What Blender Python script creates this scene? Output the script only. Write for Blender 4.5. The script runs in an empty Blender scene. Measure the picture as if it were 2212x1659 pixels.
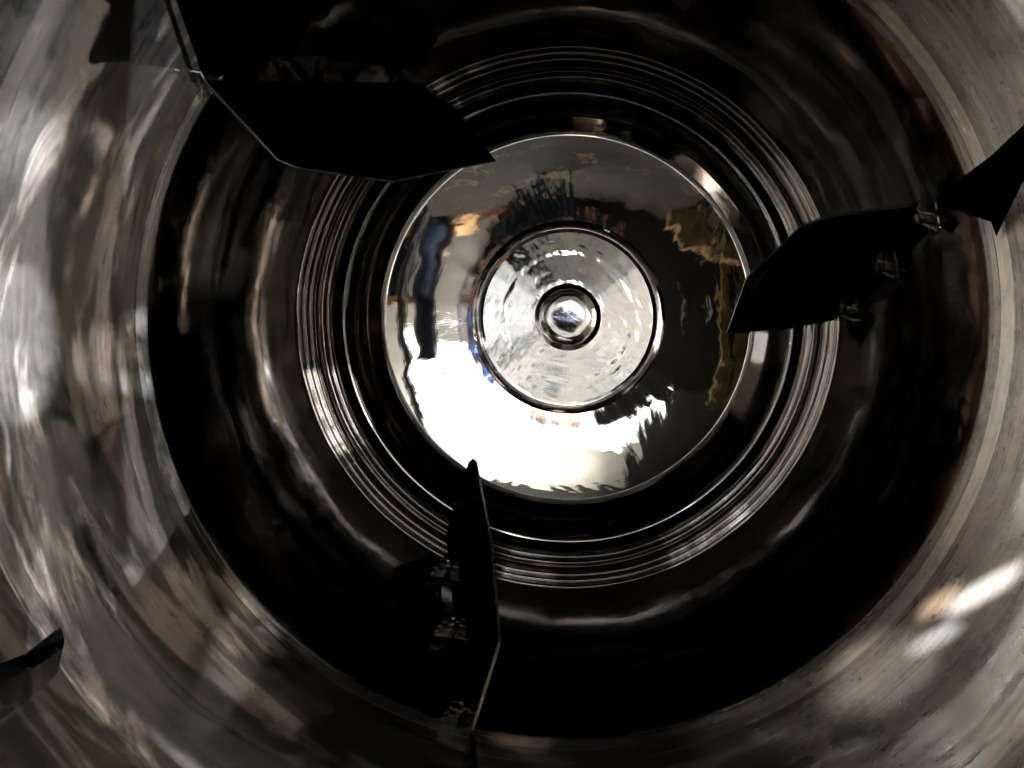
import bpy, bmesh, math, random
from mathutils import Vector, Matrix, noise
random.seed(7)
R = math.radians
S = bpy.context.scene
C = S.collection

# ------------------------------------------------------------------ camera, world, light, exposure
F = 1597.0                       # focal length in photograph units (2212 wide), axis of the drum at (1227, 685)
CX, CY, W_, H_ = 1227.0, 685.0, 2212.0, 1659.0
cd = bpy.data.cameras.new('camera')
cam = bpy.data.objects.new('camera', cd); C.objects.link(cam)
cam.location = (0, 0, 0); cam.rotation_euler = (R(90), 0, 0)
cd.sensor_width = 36; cd.lens = 36 * F / W_
cd.shift_x = -(CX - W_ / 2) / W_; cd.shift_y = -(H_ / 2 - CY) / W_
cd.clip_start = 0.005; cd.clip_end = 100
S.camera = cam

wd = bpy.data.worlds.new('World'); S.world = wd; wd.use_nodes = True
wd.node_tree.nodes['Background'].inputs[0].default_value = (0.5, 0.55, 0.6, 1)
wd.node_tree.nodes['Background'].inputs[1].default_value = 0.0
S.view_settings.view_transform = 'Standard'; S.view_settings.look = 'None'
S.view_settings.exposure = 0.0; S.view_settings.gamma = 1.0
S.render.engine = 'CYCLES'
S.cycles.max_bounces = 14; S.cycles.glossy_bounces = 12; S.cycles.diffuse_bounces = 4
S.cycles.use_denoising = True; S.cycles.sample_clamp_indirect = 8
S.cycles.caustics_reflective = True; S.cycles.blur_glossy = 0.2

def area(name, loc, target, sx, sy, power, col, spread=180):
    l = bpy.data.lights.new(name, 'AREA'); l.shape = 'RECTANGLE'; l.size = sx; l.size_y = sy
    l.energy = power; l.color = col; l.spread = R(spread)
    o = bpy.data.objects.new(name, l); C.objects.link(o); o.location = loc
    d = Vector(target) - Vector(loc); o.rotation_euler = d.to_track_quat('-Z', 'Y').to_euler()
    return o
area('doorway_daylight', (0.75, -5.95, 0.95), (0.75, 0, 0.95), 3.5, 1.46, 98, (0.96, 0.98, 1))
area('left_fill_light', (-4.9, -4.6, 0.3), (0, 0.6, 0.1), 1.6, 3.0, 220, (1, 0.93, 0.84), 40)  # unseen fill light added to brighten the right of the cone
CONE = [(0.36, 0.04), (0.50, 0.28), (0.603, 0.72), (0.619, 1.025), (0.62, 1.09), (0.5175, 1.411)]
def cone_r(d):
    for (ra, da), (rb, db) in zip(CONE, CONE[1:]):
        if d <= db: return ra + (rb - ra) * (d - da) / (db - da)
    return CONE[-1][0]
def wall_point(x, y):
    """where the drum wall is met in the direction of photograph point (x, y)"""
    q = Vector(((x - CX) / F, 1, -(y - CY) / F)); d = 0.2
    while d < 1.4 and math.hypot(q.x, q.z) * d < cone_r(d): d += 0.004
    return q * d
def added_spot(x, y, E, col, w, h=None, roll=0, blend=0.3, through=0.18, dist=4.2, soft=0.012):
    """an added, unseen spot light that shines through the mouth on to one place of the drum wall:
    E watts per square metre there, on a patch w by h metres"""
    T = wall_point(x, y); n = Vector((T.x, 0, T.z)).normalized()
    Mo = -n * through; Mo.y = 0.04
    P = Mo + (Mo - T).normalized() * dist; L = (P - T).length
    l = bpy.data.lights.new('added_spot', 'SPOT'); l.energy = E * 4 * math.pi * L * L; l.color = col
    l.spot_size = 2 * math.atan(w / 2 / L); l.spot_blend = blend; l.shadow_soft_size = soft
    o = bpy.data.objects.new('added_spot', l); C.objects.link(o); o.location = P
    o.rotation_euler = (T - P).to_track_quat('-Z', 'Y').to_euler(); o.rotation_euler.rotate_axis('Z', R(roll))
    o.scale = (1, (h or w) / w, 1)
    return o
COOL, WARM, NEUT = (0.90, 0.95, 1.0), (1.0, 0.80, 0.58), (1.0, 0.95, 0.88)
added_spot(230, 540, 11, COOL, 1.2, blend=0.15, through=0.05, dist=6.0)    # grey light over the left of the cone
added_spot(240, 775, 12, NEUT, 0.12, 0.085, blend=0.15)                   # window-like bright blocks at mid left, laid by added spots
added_spot(62, 785, 8, NEUT, 0.07, 0.085, blend=0.15)
added_spot(160, 540, 2.5, NEUT, 0.17, 0.14, blend=0.3)
added_spot(335, 695, 90, COOL, 0.05, 0.022)
added_spot(330, 828, 90, COOL, 0.05, 0.018)
added_spot(40, 740, 90, COOL, 0.025, 0.05)
added_spot(50, 312, 75, COOL, 0.035, 0.04, blend=1)
added_spot(55, 330, 14, COOL, 0.02, 0.18, blend=1)
added_spot(150, 275, 9, COOL, 0.17, 0.05, roll=-12, blend=1)
added_spot(375, 360, 6, WARM, 0.05, 0.22, roll=-20, blend=0.4)            # beige strip beside the upper blade
added_spot(2125, 1275, 85, COOL, 0.15, 0.02, roll=38, blend=0.9)         # glare streak at lower right
added_spot(2018, 1380, 55, COOL, 0.09, 0.016, roll=38, blend=0.9)
added_spot(2035, 1300, 40, WARM, 0.08, 0.02, roll=40, blend=0.9)
added_spot(1900, 1450, 8, NEUT, 0.20, 0.12, roll=38, blend=0.9)
added_spot(500, 1270, 2.5, WARM, 0.10, 0.22, roll=-35, blend=0.5)
added_spot(330, 1400, 3, WARM, 0.06, 0.20, roll=-35, blend=0.3)
added_spot(640, 1190, 8, NEUT, 0.02, 0.12, roll=-35)
added_spot(603, 1153, 120, COOL, 0.012, 0.012)
added_spot(1130, 1580, 7, WARM, 0.10, 0.08)
# added fill lights beside the mouth, they reach only the reflector just inside it
for p in ((2.3, -1.0, 0.5), (-2.3, -1.0, 0.6), (0.2, -1.0, 2.2)):
    area('hub_fill', p, (0, 0.15, 0), 0.5, 0.5, 10.5, NEUT, 50)
area('jacket_fill', (-1.4, -1.3, 1.9), (0.12, -3.3, 0.32), 0.15, 0.15, 16, NEUT, 14)  # unseen light added to brighten the jacket
area('added_fill', (1.6, -5.0, 2.70), (1.6, -6.2, 0.2), 2.6, 0.14, 230, (1, 0.97, 0.88))  # fill light added to wash the back wall
area('added_fill', (0.9, -2.1, 2.70), (-0.4, -3.6, -1), 0.14, 1.3, 60, (1, 0.95, 0.86))  # fill light added for the figure and the lower left of the cone

# ------------------------------------------------------------------ helpers
def link(name, me, mat, parent=None):
    o = bpy.data.objects.new(name, me); C.objects.link(o)
    if mat: me.materials.append(mat)
    if parent: o.parent = parent
    return o
def bobj(name, bm, mat, parent=None, smooth=False):
    me = bpy.data.meshes.new(name); bmesh.ops.recalc_face_normals(bm, faces=bm.faces[:])
    bm.to_mesh(me); bm.free()
    if smooth:
        for p in me.polygons: p.use_smooth = True
    return link(name, me, mat, parent)
def empty(name, loc, label=None, cat=None):
    o = bpy.data.objects.new(name, None); C.objects.link(o); o.location = loc
    if label: o['label'] = label
    if cat: o['category'] = cat
    return o
def add_box(bm, c, s, m=None):
    r = bmesh.ops.create_cube(bm, size=1)
    M = Matrix.Translation(c) @ Matrix.Diagonal((*s, 1))
    if m: M = m @ M
    bmesh.ops.transform(bm, matrix=M, verts=r['verts']); return r['verts']

class NT:
    def __init__(s, name):
        s.m = bpy.data.materials.new(name); s.m.use_nodes = True
        s.t = s.m.node_tree; s.b = s.t.nodes['Principled BSDF']
    def n(s, typ, **k):
        x = s.t.nodes.new(typ)
        for a, v in k.items():
            if a.startswith('i_'):
                key = a[2:]; key = int(key) if key.isdigit() else key.replace('_', ' ')
                s.put(x.inputs[key], v)
            else: setattr(x, a, v)
        return x
    def put(s, sock, v):
        if hasattr(v, 'links') or isinstance(v, bpy.types.NodeSocket): s.t.links.new(v, sock)
        else: sock.default_value = v
    def math(s, op, a, b=0.0, c=None):
        x = s.n('ShaderNodeMath', operation=op); s.put(x.inputs[0], a); s.put(x.inputs[1], b)
        if c is not None: s.put(x.inputs[2], c)
        return x.outputs[0]
    def ramp(s, fac, stops):
        x = s.n('ShaderNodeValToRGB'); s.put(x.inputs[0], fac); e = x.color_ramp.elements
        while len(e) < len(stops): e.new(0.5)
        for el, (p, c) in zip(e, stops):
            el.position = p; el.color = (*c, 1) if hasattr(c, '__len__') else (c, c, c, 1)
        return x.outputs[0]
    def noise(s, vec, scale, detail=3, rough=0.55, dist=0.0):
        x = s.n('ShaderNodeTexNoise'); s.put(x.inputs['Vector'], vec); x.inputs['Scale'].default_value = scale
        x.inputs['Detail'].default_value = detail; x.inputs['Roughness'].default_value = rough
        x.inputs['Distortion'].default_value = dist
        return x.outputs['Fac']
    def mix(s, fac, a, b, mode='MIX'):
        x = s.n('ShaderNodeMix', data_type='RGBA', blend_type=mode)
        s.put(x.inputs[0], fac)
        for k, v in ((6, a), (7, b)):
            s.put(x.inputs[k], (*v, 1) if isinstance(v, tuple) and len(v) == 3 else v)
        return x.outputs[2]
    def polar(s):
        """(radius, cos, sin) and (radius, axial) coordinates round the drum axis"""
        tc = s.n('ShaderNodeTexCoord'); sp = s.n('ShaderNodeSeparateXYZ'); s.put(sp.inputs[0], tc.outputs['Object'])
        x, y, z = sp.outputs
        r = s.math('SQRT', s.math('ADD', s.math('MULTIPLY', x, x), s.math('MULTIPLY', z, z)))
        a = s.math('ARCTAN2', z, x)
        return tc.outputs['Object'], r, a, y
    def vec(s, x, y, z):
        c = s.n('ShaderNodeCombineXYZ'); s.put(c.inputs[0], x); s.put(c.inputs[1], y); s.put(c.inputs[2], z)
        return c.outputs[0]

def steel(name, base, rough_lo, rough_hi, streak=0.0, dents=0.0, stain=None, micro=0.0, speck=0.0, metal=1.0, edge=None, painted_sheen=None, scale=None, dull_by=(-0.02, -0.16), brown_reflection=None):
    """polished sheet steel: lathe streaks run round the axis, slow dents bend the reflections"""
    k = NT(name); P, r, a, y = k.polar()
    prof = k.math('ADD', r, y)
    lathe = k.noise(k.vec(k.math('MULTIPLY', prof, 140.0), k.math('MULTIPLY', k.math('COSINE', a), 3.0), k.math('MULTIPLY', k.math('SINE', a), 3.0)), 1.0, 4, 0.6)
    radial = k.noise(k.vec(k.math('MULTIPLY', prof, 30.0), k.math('MULTIPLY', k.math('COSINE', a), 90.0), k.math('MULTIPLY', k.math('SINE', a), 90.0)), 1.0, 3, 0.6)
    slow = k.noise(P, 3.2, 4, 0.6, 0.6)
    slow2 = k.noise(P, 9.0, 5, 0.65, 1.0)
    rf = k.math('ADD', k.math('MULTIPLY', lathe, 0.5), k.math('MULTIPLY', slow2, 0.5))
    rr = k.n('ShaderNodeMapRange'); k.put(rr.inputs[0], rf); rr.inputs[1].default_value = 0.35; rr.inputs[2].default_value = 0.65
    rr.inputs[3].default_value = rough_lo; rr.inputs[4].default_value = rough_hi
    k.put(k.b.inputs['Roughness'], rr.outputs[0])
    if metal < 1:
        film = k.math('ADD', k.math('MULTIPLY', lathe, 0.35), k.math('ADD', k.math('MULTIPLY', slow2, 0.35), k.math('MULTIPLY', k.noise(P, 38.0, 4, 0.65, 0.8), 0.3)))
        mr = k.n('ShaderNodeMapRange'); k.put(mr.inputs[0], film); mr.inputs[1].default_value = 0.38; mr.inputs[2].default_value = 0.62
        mr.inputs[3].default_value = min(0.97, metal + 0.14); mr.inputs[4].default_value = metal - 0.14
        sx = k.n('ShaderNodeSeparateXYZ'); k.put(sx.inputs[0], P)          # the right hand flank is worn dull, the left keeps its polish
        dull = k.n('ShaderNodeMapRange', interpolation_type='SMOOTHSTEP'); k.put(dull.inputs[0], k.math('ADD', sx.outputs[0], k.math('MULTIPLY', slow, 0.5)))
        dull.inputs[1].default_value = 0.35; dull.inputs[2].default_value = 0.68; dull.inputs[3].default_value = dull_by[0]; dull.inputs[4].default_value = dull_by[1]
        k.put(k.b.inputs['Metallic'], k.math('MINIMUM', k.math('ADD', mr.outputs[0], dull.outputs[0]), 0.97))
    else: k.b.inputs['Metallic'].default_value = 1
    if edge: k.b.inputs['Specular Tint'].default_value = (edge, edge, edge, 1)
    col = (*base, 1)
    if stain:
        f = k.ramp(slow2, [(0.42, 0.0), (0.62, 1.0)])
        col = k.mix(k.math('MULTIPLY', f, stain[1]), base, stain[0])
        streaky = k.ramp(k.noise(k.vec(k.math('MULTIPLY', prof, 16.0), k.math('MULTIPLY', k.math('COSINE', a), 2.2), k.math('MULTIPLY', k.math('SINE', a), 2.2)), 1.0, 5, 0.6), [(0.45, 0.0), (0.62, 1.0)])
        col = k.mix(k.math('MULTIPLY', streaky, stain[1] * 0.8), col, stain[2])
    arcs = k.noise(k.vec(k.math('MULTIPLY', prof, 7.0), k.math('MULTIPLY', k.math('COSINE', a), 1.7), k.math('MULTIPLY', k.math('SINE', a), 1.7)), 1.0, 5, 0.6, 0.8)
    if painted_sheen:                                         # painted sheen: brighter reflections on the left flank, ragged edge towards the back
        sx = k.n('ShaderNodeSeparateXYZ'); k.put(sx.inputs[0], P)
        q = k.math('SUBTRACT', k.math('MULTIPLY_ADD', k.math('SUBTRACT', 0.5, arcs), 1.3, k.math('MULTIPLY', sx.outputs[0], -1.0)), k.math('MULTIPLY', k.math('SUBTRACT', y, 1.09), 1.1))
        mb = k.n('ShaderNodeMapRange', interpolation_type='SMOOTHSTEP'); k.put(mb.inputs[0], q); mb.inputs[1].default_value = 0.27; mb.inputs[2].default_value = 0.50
        col = k.mix(mb.outputs[0], col, painted_sheen)
    if brown_reflection:                                         # painted brown reflection beside the seam, strongest on the right
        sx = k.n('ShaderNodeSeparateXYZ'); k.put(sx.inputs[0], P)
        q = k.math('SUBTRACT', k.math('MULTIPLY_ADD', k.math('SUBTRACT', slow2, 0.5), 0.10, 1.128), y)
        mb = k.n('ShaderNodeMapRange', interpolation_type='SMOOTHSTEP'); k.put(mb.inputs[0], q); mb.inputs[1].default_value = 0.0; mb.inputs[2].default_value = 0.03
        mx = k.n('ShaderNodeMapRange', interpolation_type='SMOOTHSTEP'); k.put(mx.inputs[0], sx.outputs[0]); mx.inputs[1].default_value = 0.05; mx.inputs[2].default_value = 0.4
        col = k.mix(k.math('MULTIPLY', mb.outputs[0], mx.outputs[0]), col, brown_reflection)
    if scale:                                        # dark reflections painted along the top and bottom, in patches on the left
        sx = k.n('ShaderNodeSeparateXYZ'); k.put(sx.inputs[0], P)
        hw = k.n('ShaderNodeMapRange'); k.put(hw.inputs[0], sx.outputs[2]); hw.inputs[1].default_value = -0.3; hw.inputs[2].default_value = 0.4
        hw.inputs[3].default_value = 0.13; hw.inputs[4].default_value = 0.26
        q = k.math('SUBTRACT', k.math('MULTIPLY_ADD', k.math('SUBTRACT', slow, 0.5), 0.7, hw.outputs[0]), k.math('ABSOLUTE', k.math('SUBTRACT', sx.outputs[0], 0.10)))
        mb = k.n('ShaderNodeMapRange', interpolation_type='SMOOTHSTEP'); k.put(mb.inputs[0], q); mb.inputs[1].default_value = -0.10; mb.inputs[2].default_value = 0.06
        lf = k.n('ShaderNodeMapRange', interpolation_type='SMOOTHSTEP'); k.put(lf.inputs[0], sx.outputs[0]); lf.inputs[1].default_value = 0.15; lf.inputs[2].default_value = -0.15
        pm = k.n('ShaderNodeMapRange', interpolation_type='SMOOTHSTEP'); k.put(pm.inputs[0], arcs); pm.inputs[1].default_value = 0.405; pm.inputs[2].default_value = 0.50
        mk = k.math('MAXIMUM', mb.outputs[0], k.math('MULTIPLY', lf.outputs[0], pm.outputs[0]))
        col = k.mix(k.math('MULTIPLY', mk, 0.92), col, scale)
    if speck:
        sp = k.ramp(k.noise(P, 70.0, 2, 0.5), [(0.70, 0.0), (0.74, 1.0)])
        col = k.mix(k.math('MULTIPLY', sp, speck), col, (0.05, 0.04, 0.035))
    k.put(k.b.inputs['Base Color'], col)
    h = k.math('ADD', k.math('MULTIPLY', lathe, streak), k.math('MULTIPLY', slow, dents))
    h = k.math('ADD', h, k.math('MULTIPLY', radial, micro))
    bp = k.n('ShaderNodeBump'); bp.inputs['Strength'].default_value = 1; bp.inputs['Distance'].default_value = 1
    k.put(bp.inputs['Height'], h); k.put(k.b.inputs['Normal'], bp.outputs[0])
    return k.m
def plain(name, col, rough=0.6, metal=0.0, var=0.0, scale=4.0):
    k = NT(name)
    k.b.inputs['Roughness'].default_value = rough; k.b.inputs['Metallic'].default_value = metal
    if var:
        tc = k.n('ShaderNodeTexCoord'); f = k.noise(tc.outputs['Object'], scale, 5, 0.6)
        d = tuple(c * (1 - var) for c in col)
        k.put(k.b.inputs['Base Color'], k.mix(k.ramp(f, [(0.3, 0.0), (0.7, 1.0)]), d, col))
    else: k.b.inputs['Base Color'].default_value = (*col, 1)
    return k.m

# ------------------------------------------------------------------ materials
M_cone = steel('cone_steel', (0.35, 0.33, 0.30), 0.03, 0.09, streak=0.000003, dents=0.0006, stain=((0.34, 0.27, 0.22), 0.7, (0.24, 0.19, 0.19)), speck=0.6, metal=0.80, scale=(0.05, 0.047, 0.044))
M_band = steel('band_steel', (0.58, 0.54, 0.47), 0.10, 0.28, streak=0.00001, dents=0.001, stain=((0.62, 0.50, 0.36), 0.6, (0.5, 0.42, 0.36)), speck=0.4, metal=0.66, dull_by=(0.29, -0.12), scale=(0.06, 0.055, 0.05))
M_wall = steel('wall_steel', (0.020, 0.0185, 0.017), 0.03, 0.09, streak=0.000006, dents=0.0008, stain=((0.10, 0.085, 0.07), 0.6, (0.05, 0.045, 0.042)), edge=0.25, painted_sheen=(0.32, 0.31, 0.295), brown_reflection=(0.36, 0.20, 0.145))  # near-black base stands in for the dark reflections of the wall
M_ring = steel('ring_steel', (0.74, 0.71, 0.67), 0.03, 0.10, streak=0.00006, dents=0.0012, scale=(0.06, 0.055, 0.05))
M_dish = steel('dish_steel', (0.64, 0.63, 0.61), 0.015, 0.035, streak=0.00003, dents=0.0015, micro=0.00002)
M_hub = steel('hub_steel', (0.66, 0.655, 0.64), 0.01, 0.03, streak=0.00008, dents=0.006, micro=0.00005)
M_blade = steel('blade_steel', (0.035, 0.034, 0.033), 0.05, 0.12, streak=0.000004, dents=0.0004, edge=0.25)
M_front = M_blade
M_blade = steel('blade_face_steel', (0.085, 0.08, 0.074), 0.05, 0.14, streak=0.000004, dents=0.0005, edge=0.6)
M_bolt = plain('bolt_steel', (0.17, 0.16, 0.15), 0.22, 1.0)
M_edge = plain('cut_edge_steel', (0.26, 0.255, 0.245), 0.22, 1.0)
_k = NT('reflector_paint'); _P, _r, _a, _y = _k.polar()  # coloured patches stand in for things mirrored in the hub
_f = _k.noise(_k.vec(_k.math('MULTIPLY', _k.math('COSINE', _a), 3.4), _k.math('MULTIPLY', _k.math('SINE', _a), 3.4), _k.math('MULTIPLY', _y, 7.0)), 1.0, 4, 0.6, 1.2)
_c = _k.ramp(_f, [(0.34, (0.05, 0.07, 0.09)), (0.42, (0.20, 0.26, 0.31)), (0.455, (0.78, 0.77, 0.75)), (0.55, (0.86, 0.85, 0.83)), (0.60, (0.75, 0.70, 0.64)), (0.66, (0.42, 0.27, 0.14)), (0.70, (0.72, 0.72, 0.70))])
_k.put(_k.b.inputs['Base Color'], _c); _k.b.inputs['Roughness'].default_value = 0.6; M_reflector = _k.m
M_outer = plain('painted_shell', (0.30, 0.32, 0.33), 0.5)

# ------------------------------------------------------------------ the drum
drum = empty('mixing_drum', (0, 0, 0), 'polished steel mixing drum seen through its mouth with bolted blades inside', 'drum')

def fillet(pts, segs=7):
    """polyline of (r, d, radius) with rounded corners"""
    out = []
    n = len(pts)
    for i, p in enumerate(pts):
        q = Vector(p[:2]); rad = p[2] if len(p) > 2 else 0
        if i in (0, n - 1) or rad <= 0: out.append(q); continue
        a = Vector(pts[i - 1][:2]); b = Vector(pts[i + 1][:2])
        va = (a - q); vb = (b - q); la, lb = va.length, vb.length; va.normalize(); vb.normalize()
        ang = va.angle(vb)
        t = min(rad / math.tan(ang / 2), la * 0.49, lb * 0.49)
        p0 = q + va * t; p2 = q + vb * t
        for s in range(segs + 1):
            u = s / segs
            out.append(p0 * (1 - u) ** 2 + q * 2 * u * (1 - u) + p2 * u * u)
    return out
def resample(pts, step):
    out = [pts[0]]
    for a, b in zip(pts, pts[1:]):
        n = max(1, int((b - a).length / step))
        for i in range(1, n + 1): out.append(a.lerp(b, i / n))
    return out
def lathe(name, pts, mat, segs=360, step=0.02, wob=0.0012, thick=0.003):
    pts = resample(pts, step)
    vs, fs = [], []
    for (r, d) in pts:
        for i in range(segs):
            a = 2 * math.pi * i / segs
            w = wob * noise.noise((math.cos(a) * 2.2, math.sin(a) * 2.2, d * 4.0 + r * 2))
            w += wob * 0.35 * noise.noise((math.cos(a) * 7, math.sin(a) * 7, d * 11 + 5))
            k = min(1.0, r / 0.3)
            rr = r + w * k
            vs.append((rr * math.cos(a), d + w * 0.6 * k, rr * math.sin(a)))
    n = len(pts)
    for j in range(n - 1):
        for i in range(segs):
            i2 = (i + 1) % segs
            fs.append((j * segs + i, j * segs + i2, (j + 1) * segs + i2, (j + 1) * segs + i))
    if pts[-1][0] < 0.004: fs.append(tuple((n - 1) * segs + i for i in range(segs)))
    me = bpy.data.meshes.new(name); me.from_pydata(vs, [], fs); me.update()
    for p in me.polygons: p.use_smooth = True
    o = link(name, me, mat, drum)
    return o

K = 0.9375                        # back group drawn in towards the mouth
def ks(pts): return [(p[0] * K, p[1] * K) + tuple(q * K for q in p[2:]) for p in pts]
RB, DB = 0.552 * K, 1.505 * K
def wall_r(d): return 0.62 - (0.62 - RB) / (DB - 1.09) * (d - 1.09) if d >= 1.075 else 0.60

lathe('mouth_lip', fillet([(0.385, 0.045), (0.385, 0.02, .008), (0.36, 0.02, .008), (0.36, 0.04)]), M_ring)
prof = resample(fillet([(0.36, 0.04), (0.50, 0.28, .25), (0.603, 0.72, .4), (0.619, 1.025)], 12), 0.02)
cut = min(i for i, p in enumerate(prof) if p[1] > 0.36)
lathe('mouth_reflector', prof[:cut + 1], M_reflector)  # unseen pale reflector added so that the hub mirrors something bright
cone = [Vector((p[0] + 0.0003 * math.sin(p[1] * 2 * math.pi / 0.17) * min(1, (1.025 - p[1]) * 20) * min(1, (p[1] - prof[cut][1]) * 20), p[1])) for p in resample(prof[cut:], 0.006)]
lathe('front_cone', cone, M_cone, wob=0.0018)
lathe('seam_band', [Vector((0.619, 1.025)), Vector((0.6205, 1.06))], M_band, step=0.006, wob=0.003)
lathe('seam_bead', fillet([(0.62, 1.06), (0.617, 1.067, .006), (0.617, 1.081, .006), (0.62, 1.09)]), M_cone)
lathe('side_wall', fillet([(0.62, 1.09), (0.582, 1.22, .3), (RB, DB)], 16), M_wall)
def ribs(a, b, n, h):
    """n fine rounded ribs between two (r, d) points, standing h proud towards the mouth"""
    p = [a]
    for i in range(n):
        for t, k in ((0.08, 0.0), (0.28, 1.0), (0.66, 0.9), (0.92, 0.0)):
            t = (i + t) / n; hh = h * k * (1 if i % 2 == 0 else 0.7)
            p.append((a[0] + (b[0] - a[0]) * t, a[1] + (b[1] - a[1]) * t - hh, 0.0022))
    return p + [b]
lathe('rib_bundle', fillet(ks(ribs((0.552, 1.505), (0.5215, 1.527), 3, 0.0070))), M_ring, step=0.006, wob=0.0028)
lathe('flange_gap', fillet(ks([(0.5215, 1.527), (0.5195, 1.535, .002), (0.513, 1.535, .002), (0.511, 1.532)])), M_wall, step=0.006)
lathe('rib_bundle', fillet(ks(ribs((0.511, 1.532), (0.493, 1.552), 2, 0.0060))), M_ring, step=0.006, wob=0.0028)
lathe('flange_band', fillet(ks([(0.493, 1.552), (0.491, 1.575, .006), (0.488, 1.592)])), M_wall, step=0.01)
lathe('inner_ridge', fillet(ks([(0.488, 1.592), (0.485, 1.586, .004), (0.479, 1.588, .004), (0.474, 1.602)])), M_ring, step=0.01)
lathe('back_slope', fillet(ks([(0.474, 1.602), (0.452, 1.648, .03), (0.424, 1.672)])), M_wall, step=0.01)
# the polished dish: its slope grows from the hub outwards, so it mirrors the workshop behind the camera
dish = [(0.424, 1.672), (0.421, 1.679), (0.418, 1.683)]
r, d = 0.418, 1.683
while r > 0.2285:
    dr = 0.004; t = 7 + 12.5 * (r - 0.229) / 0.189
    r -= dr; d += dr * math.tan(R(t)); dish.append((r, d))
lathe('back_dish', [Vector(p) for p in ks(dish)], M_dish, step=0.01)
r0, d0 = dish[-1]
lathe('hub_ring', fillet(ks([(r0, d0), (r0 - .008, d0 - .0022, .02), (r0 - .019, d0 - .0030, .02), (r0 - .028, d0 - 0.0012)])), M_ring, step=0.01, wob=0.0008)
hd = [(r0 - .028, d0 - 0.0012)]
r, d = hd[0]
while r > 0.078:
    dr = 0.002; t = -6 + 4 * (r - 0.075) / 0.135 + 1.6 * math.sin((r - 0.075) * 2 * math.pi / 0.034) * (0.6 + 0.4 * math.sin(r * 90))
    r -= dr; d += dr * math.tan(R(t)); hd.append((r, d))
lathe('hub_disc', [Vector(p) for p in ks(hd)], M_hub, step=0.01, wob=0.0016)
r1, d1 = hd[-1]
kn = [(r1, d1), (r1 - .003, d1 - .001), (0.070, d1 - 0.0042), (0.066, d1 - 0.0062)]
for i in range(1, 21):           # low dome whose slope stays under seven degrees over most of its face
    q = 0.064 * (1 - i / 20) + 0.0015; kn.append((q, d1 - 0.0137 + 0.0075 * (q / 0.066) ** 3.2))
lathe('hub_cap', [Vector(p) for p in ks(kn)], M_hub, segs=128, step=0.01, wob=0.0012)

# ------------------------------------------------------------------ blades
def ray(x, y): return Vector(((x - CX) / F, 1, -(y - CY) / F))
def plate(name, A, u, w, outline, mat, thick, parent, edge=None):
    """flat plate in the plane (A, u, w): outline given as photograph rays, cut on that plane"""
    n = u.cross(w).normalized()
    pts = []
    for o in outline:
        q = ray(*o); pts.append(q * (A.dot(n) / q.dot(n)))
    # turn the normal to the camera side; thickness goes away from it
    c = sum(pts, Vector()) / len(pts)
    if n.dot(c) > 0: n = -n
    bm = bmesh.new()
    f = bm.faces.new([bm.verts.new(p) for p in pts])
    ex = bmesh.ops.extrude_face_region(bm, geom=[f])
    bmesh.ops.translate(bm, vec=-n * thick, verts=[v for v in ex['geom'] if isinstance(v, bmesh.types.BMVert)])
    bmesh.ops.recalc_face_normals(bm, faces=bm.faces[:])
    for f in bm.faces: f.material_index = 0 if abs(f.normal.dot(n)) > 0.9 else 1
    bmesh.ops.bevel(bm, geom=bm.edges[:], offset=0.0008, segments=2, affect='EDGES', clamp_overlap=True, material=1)
    o = bobj(name, bm, mat, parent); o.data.materials.append(edge or M_edge)
    return o, n, pts
def add_bolt(bm, p, ax, rad, ln):
    """hex head with washer and a shank end, along ax"""
    q = ax.to_track_quat('Z', 'Y').to_matrix().to_4x4(); T = Matrix.Translation(p) @ q
    for (z0, h, rr, sg) in ((0, ln * .18, rad * 1.35, 16), (ln * .18, ln * .5, rad, 6), (ln * .68, ln * .4, rad * .5, 10)):
        c = bmesh.ops.create_cone(bm, cap_ends=True, segments=sg, radius1=rr, radius2=rr, depth=h)
        bmesh.ops.transform(bm, matrix=T @ Matrix.Translation((0, 0, z0 + h / 2)), verts=c['verts'])

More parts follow.
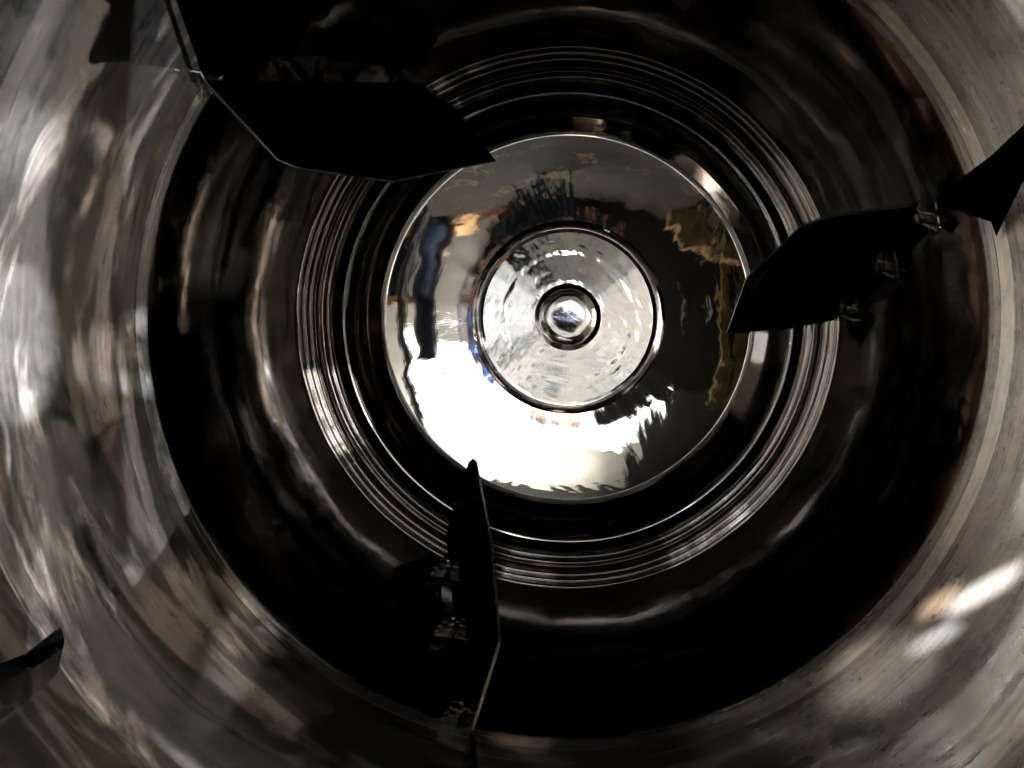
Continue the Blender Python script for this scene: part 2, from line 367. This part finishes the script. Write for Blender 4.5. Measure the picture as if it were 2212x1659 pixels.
BL = [
  dict(b=[(440,172,1.03),(905,178,1.365)], t=-15, side=-1, label='upper blade, broad black face with a bent far corner',
       o=[(440,172),(905,178),(985,235),(1072,347),(848,391),(640,362),(600,345)]),
  dict(b=[(2027,432,1.13),(1822,678,1.385)], t=-20, side=1, label='right hand blade with three bolted lugs',
       o=[(2030,436),(1990,520),(1900,620),(1822,678),(1800,692),(1700,712),(1570,720),(1612,603),(1728,492),(1785,470)]),
  dict(b=[(1000,1560,1.075),(965,1190,1.40)], t=2, side=1, label='lower blade standing nearly edge on',
       o=[(1017,1578),(1000,1545),(985,1400),(972,1240),(962,1150),(1012,998),(1020,990),(1026,996),(1058,1165),(1077,1385)]),
]
LUGS = {0: [0.04, 0.42, 0.93], 1: [0.12, 0.52, 0.95], 2: [0.05, 0.50, 0.88]}
for bi, B in enumerate(BL):
    A, E = [ray(p[0], p[1]) * p[2] for p in B['b']]
    m = (A + E) / 2; u = (E - A)
    rad = Vector((m.x, 0, m.z)).normalized(); tan = Vector((0, 1, 0)).cross(rad)
    w = -rad * math.cos(R(B['t'])) + tan * math.sin(R(B['t']))
    ob, n, pts = plate('blade', A, u, w, B['o'], M_blade, 0.005, drum)
    ob['label'] = B['label']
    uu = u.normalized(); ww = (w - uu * w.dot(uu)).normalized()
    for t in LUGS[bi]:
        p = A + u * t
        s = n * B['side']
        off = 0.0 if B['side'] > 0 else -0.005
        base = p + n * off
        out_r = Vector((p.x, 0, p.z)).normalized()
        bm = bmesh.new()
        # angle lug: one leg against the blade, one leg on the wall
        q = Matrix((uu, s, ww)).transposed().to_4x4(); T = Matrix.Translation(base) @ q
        add_box(bm, Vector((0, 0.0025, 0.002)), (0.024, 0.005, 0.034), T)
        add_box(bm, Vector((0, 0.015, -0.016)), (0.024, 0.030, 0.005), T)
        add_box(bm, Vector((0.0, 0.012, -0.004)), (0.004, 0.018, 0.020), T)
        add_box(bm, Vector((0.0, 0.008, -0.030)), (0.022, 0.010, 0.026), T)
        bmesh.ops.bevel(bm, geom=bm.edges[:], offset=0.001, segments=1, affect='EDGES')
        lug = bobj('lug', bm, M_bolt, ob)
        for du in (-0.010, 0.010):
            bm = bmesh.new(); add_bolt(bm, base + uu * du * 0.65 + ww * 0.009 + s * 0.005, s, 0.0045, 0.012)
            bobj('bolt', bm, M_bolt, ob)
        bm = bmesh.new(); add_bolt(bm, base + s * 0.023 - ww * 0.0135, ww, 0.0045, 0.012)
        bobj('bolt', bm, M_bolt, ob)

# forward blades on the cone, mostly outside the frame; the last copies a reflected tip
FB = [
  dict(b=[(437,163,0.98),(330,-150,0.76)], t=-12, label='front blade on the cone above the upper blade',
       o=[(437,163),(470,168),(640,110),(690,-60),(600,-330),(330,-150),(380,0)]),
  dict(b=[(2080,470,0.95),(2420,260,0.62)], t=-25, label='front blade on the cone at the right edge of the picture',
       o=[(2024,440),(2032,424),(2060,404),(2140,345),(2212,278),(2330,140),(2480,120),(2420,260),(2212,390),(2152,512),(2140,480)]),
  dict(b=[(1004,1600,1.02),(990,2200,0.60)], t=2, label='front blade on the cone below the lower blade',
       o=[(1015,1584),(1022,1640),(1034,1760),(1030,2000),(990,2200),(985,1900),(996,1650)]),
  dict(b=[(60,1520,0.70),(-220,1640,0.56)], t=-10, label='reflection of a blade tip, built as a plate at the lower left edge of the picture',
       o=[(142,1391),(126,1455),(88,1492),(0,1560),(-200,1660),(-240,1570),(-60,1500),(60,1450),(118,1410)]),
]
for B in FB:
    A, E = [ray(p[0], p[1]) * p[2] for p in B['b']]
    m = (A + E) / 2; u = (E - A)
    rad = Vector((m.x, 0, m.z)).normalized(); tan = Vector((0, 1, 0)).cross(rad)
    w = -rad * math.cos(R(B['t'])) + tan * math.sin(R(B['t']))
    ob, n, pts = plate('front_plate', A, u, w, B['o'], M_front, 0.005, drum, M_front)
    ob['label'] = B['label']
    print('FB', [tuple(round(c, 2) for c in p) + (round(math.hypot(p.x, p.z) - wall_r(p.y), 2),) for p in pts])

# ------------------------------------------------------------------ the workshop mirrored in the steel
def sheet(name, c, s, mat):
    bm = bmesh.new(); add_box(bm, c, s); o = bobj(name, bm, mat); o['kind'] = 'structure'; return o
_k = NT('floor_paint'); _tc = _k.n('ShaderNodeTexCoord')
_k.put(_k.b.inputs['Base Color'], _k.ramp(_k.noise(_tc.outputs['Object'], 2.2, 6, 0.65, 1.5), [(0.35, (0.012, 0.010, 0.008)), (0.55, (0.035, 0.024, 0.016)), (0.62, (0.05, 0.035, 0.02)), (0.66, (0.30, 0.21, 0.10)), (0.70, (0.03, 0.022, 0.015))]))
_k.b.inputs['Roughness'].default_value = 0.8; M_floor = _k.m
M_wallp = plain('wall_paint', (0.62, 0.61, 0.56), 0.7, 0, 0.12, 1.0)
M_dark = plain('dark_wall', (0.035, 0.032, 0.03), 0.8, 0, 0.4, 1.0)
def pole(x, y, lab):
    t = thing('shadow_pole', (x, y, -1.2), lab, 'pole')  # unseen pole added to cast a dark column on the left wall
    bm = bmesh.new(); cyl(bm, (0, 0, 1.3), 0.03, 2.6); bobj('tube', bm, M_soot, t)
    bm = bmesh.new(); cyl(bm, (0, 0, 0.02), 0.12, 0.04); bobj('foot', bm, M_soot, t)
    bm = bmesh.new(); cyl(bm, (0, 0, 2.58), 0.03, 0.05); bobj('cap', bm, M_soot, t)
sheet('floor', (0, -1.5, -1.25), (10, 11, 0.1), M_floor)
sheet('ceiling', (0, -1.5, 2.85), (10, 11, 0.1), M_dark)
sheet('back_wall', (1.95, -6.05, 0.8), (6.1, 0.1, 4.0), M_wallp)
sheet('back_wall', (-3.1, -6.05, 0.8), (3.98, 0.1, 4.0), M_dark)
sheet('side_wall_dark', (-5.05, -1.5, 0.8), (0.1, 9, 4.0), M_dark)
sheet('side_wall_painted', (5.05, -1.5, 0.8), (0.1, 9, 4.0), M_wallp)

def thing(name, loc, label, cat, group=None):
    o = empty(name, loc, label, cat)
    if group: o['group'] = group
    return o
def cyl(bm, c, r, h, ax='Z', seg=24, r2=None):
    q = bmesh.ops.create_cone(bm, cap_ends=True, segments=seg, radius1=r, radius2=r if r2 is None else r2, depth=h)
    M = Matrix.Translation(c)
    if ax == 'X': M = M @ Matrix.Rotation(R(90), 4, 'Y')
    if ax == 'Y': M = M @ Matrix.Rotation(R(90), 4, 'X')
    bmesh.ops.transform(bm, matrix=M, verts=q['verts'])
M_navy = plain('navy_paint', (0.009, 0.015, 0.034), 0.4, 0, 0.3, 6)
M_red = plain('red_paint', (0.45, 0.03, 0.03), 0.4)
M_yel = plain('yellow_paint', (0.30, 0.23, 0.075), 0.5, 0, 0.75, 5)
M_card = plain('cardboard', (0.45, 0.28, 0.14), 0.8, 0, 0.2, 5)
M_soot = plain('dark_cabinet_paint', (0.02, 0.017, 0.015), 0.85, 0, 0.4, 3)
M_white = plain('white_paint', (0.8, 0.8, 0.78), 0.4)
M_blue = plain('blue_paint', (0.04, 0.10, 0.55), 0.4)
def barrel(x, y, z, lab):
    t = thing('steel_barrel', (x, y, z), lab, 'barrel', 'navy barrels by the painted wall')
    bm = bmesh.new(); cyl(bm, (0, 0, 0.44), 0.285, 0.86, seg=32); bobj('body', bm, M_navy, t, False)
    for h in (0.02, 0.31, 0.58, 0.87):
        bm = bmesh.new(); cyl(bm, (0, 0, h), 0.297, 0.03, seg=32); bobj('hoop', bm, M_navy, t)
    bm = bmesh.new(); cyl(bm, (0.15, 0, 0.88), 0.03, 0.03); bobj('bung', bm, M_white, t)
barrel(1.75, -5.2, -1.2, 'navy steel barrel on the floor under a second barrel'); barrel(1.72, -5.2, -0.31, 'navy steel barrel stacked on top of another')
barrel(2.45, -5.3, -1.2, 'navy steel barrel standing alone at the wall')
def gantry(x0, x1, y, h):
    t = thing('yellow_hoist_frame', ((x0 + x1) / 2, y, -1.2), 'yellow steel hoist frame at the dark wall', 'hoist')
    w = (x1 - x0) / 2
    for sx in (-w, w):
        bm = bmesh.new(); add_box(bm, (sx, 0, h / 2), (0.2, 0.16, h)); add_box(bm, (sx, 0, 0.03), (0.3, 0.7, 0.06)); bobj('post', bm, M_yel, t)
    bm = bmesh.new(); add_box(bm, (0, 0, h + 0.08), (2 * w + 0.5, 0.1, 0.16)); bobj('beam', bm, M_yel, t)
    bm = bmesh.new(); add_box(bm, (0.1, 0, h - 0.2), (0.22, 0.26, 0.34)); cyl(bm, (0.1, 0, h - 0.8), 0.012, 0.9); bobj('hoist_block', bm, M_yel, t)
gantry(-2.42, -2.02, -4.9, 2.3)
t = thing('red_pipe_stand', (0.62, -5.5, -1.2), 'red pipe stand carrying a gauge in front of the doorway', 'pipe stand')
bm = bmesh.new(); cyl(bm, (0, 0, 1.35), 0.03, 2.7); bobj('upright', bm, M_red, t)
bm = bmesh.new(); cyl(bm, (0.25, 0, 1.75), 0.03, 0.5, 'X'); bobj('cross_pipe', bm, M_red, t)
bm = bmesh.new(); cyl(bm, (0.0, 0.05, 1.5), 0.11, 0.06, 'Y'); bobj('gauge', bm, M_red, t)
bm = bmesh.new(); cyl(bm, (0, 0, 0.03), 0.2, 0.06); bobj('foot', bm, M_red, t)
t = thing('wall_cabinet', (0.75, -5.85, 0.0), 'white wall cabinet with a blue lower edge', 'cabinet')
bm = bmesh.new(); add_box(bm, (0, 0, 0), (0.42, 0.28, 0.5)); bobj('case', bm, M_white, t)
bm = bmesh.new(); add_box(bm, (0, 0.143, 0.235), (0.42, 0.01, 0.05)); add_box(bm, (0.19, 0.143, -0.02), (0.04, 0.01, 0.44)); bobj('trim', bm, M_blue, t)
for i, (x, z, w, h) in enumerate(((2.3, -0.25, 0.5, 0.3), (2.75, -0.22, 0.36, 0.36), (1.2, -1.02, 0.5, 0.36))):
    t = thing('cardboard_box', (x, -5.4, z), ('brown cardboard box on the lone barrel', 'taller brown cardboard box beside the lone barrel', 'brown cardboard box on the floor by the barrels')[i], 'box', 'cardboard boxes')
    bm = bmesh.new(); add_box(bm, (0, 0, 0), (w, 0.4, h)); bobj('carton', bm, M_card, t)
    bm = bmesh.new(); add_box(bm, (0, 0, h / 2 + 0.002), (w, 0.06, 0.004)); bobj('tape', bm, M_white, t)

_T = wall_point(188, 600); _n = Vector((_T.x, 0, _T.z)).normalized()
_M = -wall_point(230, 560).normalized()
_L = next(o for o in C.objects if o.name == 'added_spot').location
_p = _L.lerp(_T, 0.72); pole(_p.x, _p.y, 'dark upright pole added beside the drum mouth to cast a shadow')
for i, (x, y, z, w, h) in enumerate(((-1.35, -4.5, -1.0, 0.6, 0.4), (-1.9, -4.2, -0.95, 0.4, 0.5))):
    t = thing('yellow_crate', (x, y, z), ('wide yellow crate on the floor before the dark cabinets', 'taller yellow crate on the floor by the hoist frame')[i], 'crate')
    bm = bmesh.new(); add_box(bm, (0, 0, 0), (w, 0.4, h)); bobj('case', bm, M_yel, t)
    bm = bmesh.new(); add_box(bm, (0, 0, h / 2 + 0.02), (w + 0.03, 0.43, 0.04)); bobj('lid', bm, M_card, t)
t = thing('machine_cabinet', (-1.65, -5.6, -1.2), 'tall dark machine cabinet row at the dark wall', 'cabinet')
for i in range(4):
    bm = bmesh.new(); add_box(bm, (-1.05 + i * 0.7, 0, 1.06), (0.69, 0.6, 2.1)); bmesh.ops.bevel(bm, geom=bm.edges[:], offset=0.01, segments=1, affect='EDGES'); bobj('cabinet_door', bm, M_soot, t)
    bm = bmesh.new(); add_box(bm, (-0.78 + i * 0.7, 0.315, 1.1), (0.025, 0.03, 0.3)); bobj('handle', bm, M_white, t)
t = thing('work_bench', (0.2, -5.5, -1.2), 'low dark work bench beside the machine cabinet', 'bench')
bm = bmesh.new(); add_box(bm, (0, 0, 0.86), (0.95, 0.6, 0.07)); bobj('bench_top', bm, M_soot, t)
bm = bmesh.new(); add_box(bm, (0, -0.1, 0.42), (0.9, 0.4, 0.8)); bobj('drawer_block', bm, M_soot, t)
# the man who looks into the drum: skin-modifier body, cobalt jacket, grey-blue trousers
def skin(name, joints, edges, mat, parent, sub=2):
    me = bpy.data.meshes.new(name); me.from_pydata([j[0] for j in joints], edges, [])
    o = link(name, me, mat, parent)
    m = o.modifiers.new('skin', 'SKIN'); m.use_smooth_shade = True
    for i, j in enumerate(joints):
        sv = me.skin_vertices[0].data[i]; sv.radius = j[1] if hasattr(j[1], '__len__') else (j[1], j[1]); sv.use_root = (i == 0)
    q = o.modifiers.new('sub', 'SUBSURF'); q.levels = sub; q.render_levels = sub
    return o
M_jack = plain('cobalt_cloth', (0.05, 0.13, 0.42), 0.8, 0, 0.25, 12)
M_trou = plain('slate_cloth', (0.07, 0.09, 0.11), 0.85, 0, 0.3, 12)
M_skin = plain('skin', (0.50, 0.30, 0.21), 0.5, 0, 0.1, 20)
M_hair = plain('dark_hair', (0.02, 0.015, 0.012), 0.6, 0, 0.4, 60)
M_shoe = plain('shoe_leather', (0.025, 0.022, 0.02), 0.5)
man = thing('person', (0.12, -3.3, -1.2), 'person in a cobalt work jacket and slate trousers facing the drum', 'person')
body = skin('body', [((0, 0, .98), (.13, .10)), ((0, .01, 1.2), (.14, .10)), ((0, 0, 1.42), (.15, .10)), ((0, 0, 1.52), (.06, .06)), ((0, .015, 1.60), (.075, .09)), ((0, .02, 1.70), (.078, .095)), ((0, .01, 1.76), (.05, .06)),
   ((.20, -.01, 1.42), .055), ((.27, .02, 1.14), .042), ((.24, .24, 1.22), .030), ((.22, .32, 1.26), .024),
   ((-.20, -.01, 1.42), .055), ((-.27, .0, 1.14), .042), ((-.28, .06, .88), .030), ((-.28, .08, .80), .024),
   ((.09, 0, .92), .085), ((.10, .02, .50), .055), ((.10, -.02, .08), .04), ((-.09, 0, .92), .085), ((-.10, .02, .50), .055), ((-.10, -.02, .08), .04)],
   [(0, 1), (1, 2), (2, 3), (3, 4), (4, 5), (5, 6), (2, 7), (7, 8), (8, 9), (9, 10), (2, 11), (11, 12), (12, 13), (13, 14), (0, 15), (15, 16), (16, 17), (0, 18), (18, 19), (19, 20)], M_skin, man)
skin('jacket', [((0, 0, .90), (.19, .14)), ((0, .01, 1.2), (.175, .135)), ((0, 0, 1.42), (.18, .125)), ((0, 0, 1.49), (.085, .08)),
   ((.205, -.01, 1.42), .075), ((.275, .02, 1.14), .058), ((.243, .225, 1.215), .044), ((-.205, -.01, 1.42), .075), ((-.275, 0, 1.14), .058), ((-.283, .055, .90), .044)],
   [(0, 1), (1, 2), (2, 3), (2, 4), (4, 5), (5, 6), (2, 7), (7, 8), (8, 9)], M_jack, man)
skin('trousers', [((0, 0, .96), (.15, .12)), ((.095, 0, .86), .105), ((.105, .02, .50), .075), ((.105, -.02, .10), .062), ((-.095, 0, .86), .105), ((-.105, .02, .50), .075), ((-.105, -.02, .10), .062)],
   [(0, 1), (1, 2), (2, 3), (0, 4), (4, 5), (5, 6)], M_trou, man)
for sx in (-.105, .105):
    skin('shoe', [((sx, -.05, .045), .045), ((sx, .06, .045), .045), ((sx, .15, .035), .036)], [(0, 1), (1, 2)], M_shoe, man)
bm = bmesh.new(); bmesh.ops.create_uvsphere(bm, u_segments=24, v_segments=14, radius=0.1)
bmesh.ops.delete(bm, geom=[v for v in bm.verts if v.co.z < -0.02 and v.co.y > -0.03], context='VERTS')
bmesh.ops.transform(bm, matrix=Matrix.Translation((0, .0, 1.715)) @ Matrix.Diagonal((0.92, 1.12, 1.0, 1)), verts=bm.verts[:])
bobj('hair', bm, M_hair, man, True)
bm = bmesh.new()
for sx in (-.032, .032):
    bm = bmesh.new(); q = bmesh.ops.create_uvsphere(bm, u_segments=10, v_segments=8, radius=0.012); bmesh.ops.translate(bm, vec=(sx, .112, 1.68), verts=q['verts'])
    bobj('eye', bm, M_hair, man, True)
bm = bmesh.new(); cyl(bm, (0, .125, 1.65), 0.018, 0.05, 'Z', 10, 0.008); bobj('nose', bm, M_skin, man, True)
bm = bmesh.new(); add_box(bm, (0, .108, 1.605), (0.045, 0.012, 0.010)); bobj('mouth', bm, M_red, man)
for sx in (-.088, .088):
    bm = bmesh.new(); add_box(bm, (sx, .01, 1.67), (0.016, 0.035, 0.06))
    bmesh.ops.bevel(bm, geom=bm.edges[:], offset=0.006, segments=2, affect='EDGES'); bobj('ear', bm, M_skin, man, True)
for sx, (hx, hy, hz), fw in ((1, (.22, .34, 1.265), Vector((0, .9, .35))), (-1, (-.28, .085, .79), Vector((0, .15, -1)))):
    fw.normalize(); sd = Vector((1, 0, 0)); up = fw.cross(sd)
    J = [(Vector((hx, hy, hz)), .022), (Vector((hx, hy, hz)) + fw * .05, (.034, .018))]; E_ = [(0, 1)]
    for f in range(4):
        b0 = J[1][0] + sd * (f - 1.5) * .019; L = (.075, .085, .08, .065)[f]
        n0 = len(J); J += [(b0 + fw * .03, .009), (b0 + fw * (.03 + L * .5) - up * .010, .008), (b0 + fw * (.03 + L * .85) - up * .035, .007)]
        E_ += [(1, n0), (n0, n0 + 1), (n0 + 1, n0 + 2)]
    n0 = len(J); J += [(J[0][0] + fw * .03 - sd * sx * .035, .010), (J[0][0] + fw * .065 - sd * sx * .05 - up * .015, .008)]; E_ += [(0, n0), (n0, n0 + 1)]
    skin('hand', [(tuple(p), r_) for p, r_ in J], E_, M_skin, man, 1)
